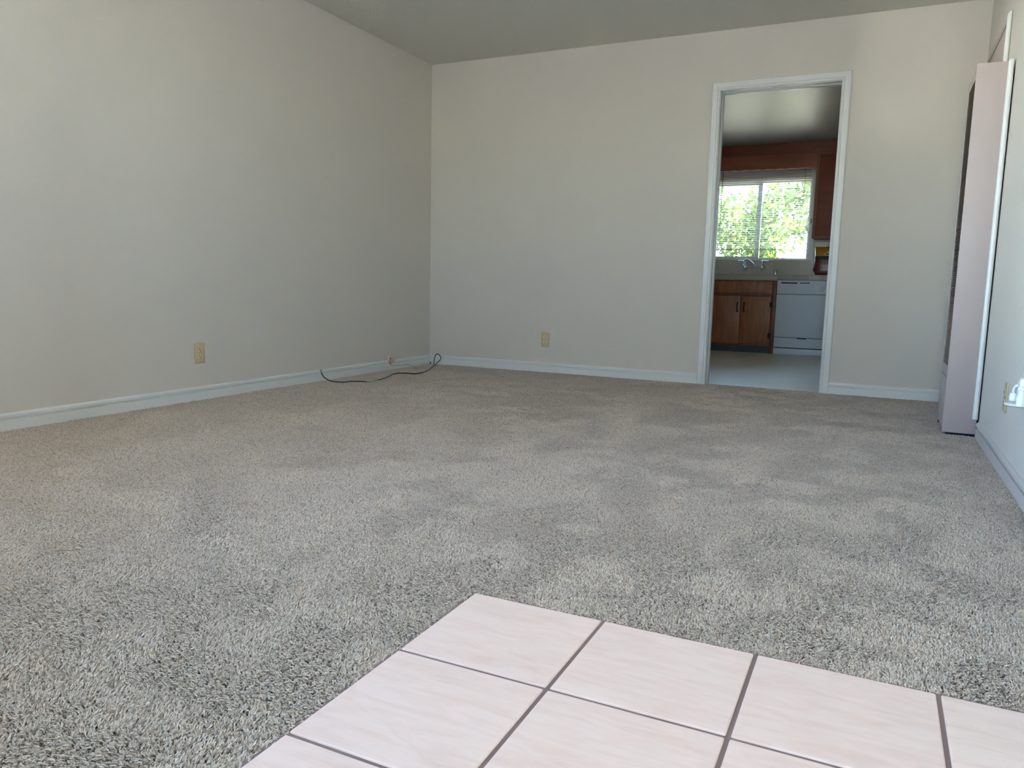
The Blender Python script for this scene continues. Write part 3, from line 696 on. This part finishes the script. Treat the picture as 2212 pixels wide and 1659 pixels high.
b.inputs['Sheen Weight'].default_value = 0.0
at = n.new('ShaderNodeAttribute'); at.attribute_name = 'yarn'
oi = n.new('ShaderNodeObjectInfo')
sp = n.new('ShaderNodeSeparateColor'); l.new(at.outputs['Color'], sp.inputs[0])
ad = n.new('ShaderNodeMath'); ad.operation = 'ADD'; l.new(sp.outputs[0], ad.inputs[0]); l.new(oi.outputs['Random'], ad.inputs[1])
fr_ = n.new('ShaderNodeMath'); fr_.operation = 'FRACT'; l.new(ad.outputs[0], fr_.inputs[0])
cr = n.new('ShaderNodeValToRGB'); e = cr.color_ramp.elements
e[0].position = 0.0; e[0].color = (0.325, 0.250, 0.195, 1)
e[1].position = 1.0; e[1].color = (0.66, 0.595, 0.525, 1)
x_ = e.new(0.25); x_.color = (0.47, 0.398, 0.328, 1)
x_ = e.new(0.6); x_.color = (0.585, 0.52, 0.448, 1)
l.new(fr_.outputs[0], cr.inputs[0]); l.new(cr.outputs[0], b.inputs['Base Color'])
MATS['carpet_yarn'] = ma
tufts = bpy.data.collections.new('yarn_tufts')      # source meshes, not linked to the scene
for vnt in range(4):
    vs, fs, cs = [], [], []
    for s_ in range(9):
        p = (random.uniform(-0.0050, 0.0050), random.uniform(-0.0050, 0.0050), -0.001)
        strand(vs, fs, cs, p, (random.uniform(-1.6, 1.6), random.uniform(0.15, 0.95)), random.uniform(0.0080, 0.0104), random.uniform(0.0011, 0.0016), random.uniform(-0.9, 0.9), random.random())
    me = bpy.data.meshes.new('yarn_tuft'); me.from_pydata(vs, [], fs)
    ca = me.color_attributes.new('yarn', 'FLOAT_COLOR', 'POINT')
    ca.data.foreach_set('color', np.array(cs, dtype=np.float32).ravel())
    me.materials.append(ma); smooth(me, 80)
    to = bpy.data.objects.new('yarn_tuft', me); tufts.objects.link(to)
# tuft points on a jittered grid
sp_ = 0.0086
gx = np.arange(0.016, W-0.010, sp_); gy = np.arange(YF+0.01, -0.010, sp_)
X, Y = np.meshgrid(gx, gy); X = X.ravel(); Y = Y.ravel()
X = X + rng.uniform(-0.45, 0.45, X.size)*sp_; Y = Y + rng.uniform(-0.45, 0.45, Y.size)*sp_
def inside(X, Y):
    onc = ~((X > TX+0.0025) & (Y < TY-0.0030))
    heat = (X > HX0+0.016) & (Y > HY0+0.01) & (Y < HY1)
    front = Y > -5.75
    return onc & ~heat & (X > 0.013) & (X < W-0.012) & (Y < -0.012) & front
k_ = inside(X, Y); X, Y = X[k_], Y[k_]
# carpet running under the doorway to the kitchen floor
dx_ = np.arange(DX0+0.006, DX1-0.004, sp_); dy_ = np.arange(-0.010, 0.031, sp_)
A, B = np.meshgrid(dx_, dy_); X = np.concatenate([X, A.ravel()]); Y = np.concatenate([Y, B.ravel()])
# smooth random fields: which way the pile has been brushed
def field(X, Y, scale, seed, aniso=1.0):
    r_ = np.random.default_rng(seed); g = r_.uniform(-1, 1, (128, 128))
    u = X/scale; v = Y*aniso/scale; i0 = np.floor(u).astype(int); j0 = np.floor(v).astype(int)
    fu = u-i0; fv = v-j0; fu = fu*fu*(3-2*fu); fv = fv*fv*(3-2*fv)
    G = lambda a, b3: g[a % 128, b3 % 128]
    return (G(i0, j0)*(1-fu)+G(i0+1, j0)*fu)*(1-fv)+(G(i0, j0+1)*(1-fu)+G(i0+1, j0+1)*fu)*fv
fld = field(X, Y, 0.45, 11)*0.30+field(X, Y, 0.16, 12)*0.65+field(X, Y, 0.07, 13)*0.65
brush = np.tanh(fld*2.1)                        # -1 leaning away from the door, +1 towards it
phi = np.where(rng.uniform(-1, 1, X.size)*0.45 < brush, -PI/2, PI/2) + rng.normal(0, 0.4, X.size)
tl_ = rng.uniform(0.0, 0.25, X.size) + 0.46*np.abs(brush)
scl = rng.uniform(0.85, 1.15, X.size)
me = bpy.data.meshes.new('carpet_pile')
me.vertices.add(X.size)
co = np.stack([X, Y, np.full(X.size, CB+0.001)], 1).astype(np.float32)
me.vertices.foreach_set('co', co.ravel())
rot = np.stack([np.zeros(X.size), tl_, phi], 1).astype(np.float32)
a_ = me.attributes.new('tuft_rot', 'FLOAT_VECTOR', 'POINT'); a_.data.foreach_set('vector', rot.ravel())
a_ = me.attributes.new('tuft_scale', 'FLOAT', 'POINT'); a_.data.foreach_set('value', scl.astype(np.float32))
me.materials.append(ma)
pile = obj('carpet_pile', me, None)
tag(pile, 'grey beige twisted carpet pile covering the living room floor', 'carpet', kind='stuff')
ng = bpy.data.node_groups.new('carpet_pile', 'GeometryNodeTree')
ng.interface.new_socket('Geometry', in_out='INPUT', socket_type='NodeSocketGeometry')
ng.interface.new_socket('Geometry', in_out='OUTPUT', socket_type='NodeSocketGeometry')
N = ng.nodes; L = ng.links
gi = N.new('NodeGroupInput'); go = N.new('NodeGroupOutput')
mtp = N.new('GeometryNodeMeshToPoints')
ci = N.new('GeometryNodeCollectionInfo'); ci.inputs['Collection'].default_value = tufts
ci.inputs['Separate Children'].default_value = True; ci.inputs['Reset Children'].default_value = True
iop = N.new('GeometryNodeInstanceOnPoints'); iop.inputs['Pick Instance'].default_value = True
ra = N.new('GeometryNodeInputNamedAttribute'); ra.data_type = 'FLOAT_VECTOR'; ra.inputs['Name'].default_value = 'tuft_rot'
sa = N.new('GeometryNodeInputNamedAttribute'); sa.data_type = 'FLOAT'; sa.inputs['Name'].default_value = 'tuft_scale'
er = N.new('FunctionNodeEulerToRotation')
L.new(gi.outputs[0], mtp.inputs['Mesh']); L.new(mtp.outputs[0], iop.inputs['Points'])
L.new(ci.outputs[0], iop.inputs['Instance']); L.new(ra.outputs[0], er.inputs[0]); L.new(er.outputs[0], iop.inputs['Rotation'])
L.new(sa.outputs[0], iop.inputs['Scale']); L.new(iop.outputs[0], go.inputs[0])
md = pile.modifiers.new('pile', 'NODES'); md.node_group = ng

# ------------------------------------------------------------------ outdoors
struct(bx('ground', (-30, 30, -30, YF-0.12, -0.20, -0.16), 'concrete'), 'sunlit paving outside the front door')
struct(bx('ground_garden', (-30, 30, YB+0.12, 30, -0.20, -0.16), 'lawn'), 'lawn outside the kitchen window')
struct(bx('ground_added_side', (-12, KX0-TH-0.001, TH+0.01, YB+0.12, -0.155, -0.150), 'lawn'), 'dark ground added beside the kitchen to cut bounce light')  # dark patch added so less light bounces onto the kitchen ceiling
struct(bx('ground_side', (-30, -TH-0.001, YF-0.12, YB+0.12, -0.20, -0.16), 'concrete'), 'paving beside the house')
struct(bx('added_overhang', [(-0.6, 2.5, YF-1.2, YF-0.12, 2.40, 2.50), (2.5, W+0.4, YF-2.6, YF-0.12, 2.32, 2.42)], 'stucco'), 'unseen overhang added to block high sky at the front')  # added out of view to shade the front openings from high sky
def tree(name, label, loc, height, spread, nleaf, seed, leaf=0.07):
    r_ = random.Random(seed)
    t = empty(name, loc); tag(t, label, 'tree')
    tips = []
    def limb(p, d, ln, rad, lvl):
        pts_ = [Vector(p)]; dd = Vector(d)
        for s_ in range(4):
            dd = (dd + Vector((r_.uniform(-.25, .25), r_.uniform(-.25, .25), r_.uniform(-.05, .2)))).normalized()
            pts_.append(pts_[-1]+dd*ln/4)
        o_ = obj('trunk' if lvl == 0 else 'branch', tube_me('limb', pts_, rad, 6, radii=[rad*(1-0.13*i_) for i_ in range(5)]), 'bark', t)
        for p_ in pts_[1:]: tips.append((p_, spread*(0.45 if lvl else 0.3)))
        if lvl < 1:
            for s_ in range(7):
                a = r_.uniform(0, 2*PI)
                limb(pts_[r_.choice((2, 3, 4))], (math.cos(a), math.sin(a), r_.uniform(0.1, 0.8)), ln*r_.uniform(.5, .8), rad*.5, lvl+1)
    limb((0, 0, -0.16-loc[2]), (0, 0, 1), height*.7, 0.09, 0)
    R_ = np.random.default_rng(seed)
    tp = np.array([list(p_) for p_, s_ in tips]); ts_ = np.array([s_ for p_, s_ in tips])
    idx = R_.integers(0, len(tp), nleaf)
    c = tp[idx] + R_.normal(0, 1, (nleaf, 3))*ts_[idx][:, None]*0.6
    c[:, 2] = np.maximum(c[:, 2], 0.0)
    d1 = R_.normal(0, 1, (nleaf, 3)); d1 /= np.linalg.norm(d1, axis=1)[:, None]
    d2 = np.cross(d1, R_.normal(0, 1, (nleaf, 3))); d2 /= np.linalg.norm(d2, axis=1)[:, None]
    sz = R_.uniform(0.6, 1.3, nleaf)[:, None]*leaf
    q = np.stack([c-d1*sz, c+d2*sz*.4, c+d1*sz, c-d2*sz*.4], 1).reshape(-1, 3)
    me_ = bpy.data.meshes.new('foliage'); me_.from_pydata(q.tolist(), [], np.arange(nleaf*4).reshape(-1, 4).tolist())
    f_ = obj('foliage', me_, 'leaf', t); f_['kind'] = 'stuff'
    return t
tree('garden_tree', 'leafy green tree outside the kitchen window', (1.86, 7.7, 0), 2.75, 0.66, 5200, 3)
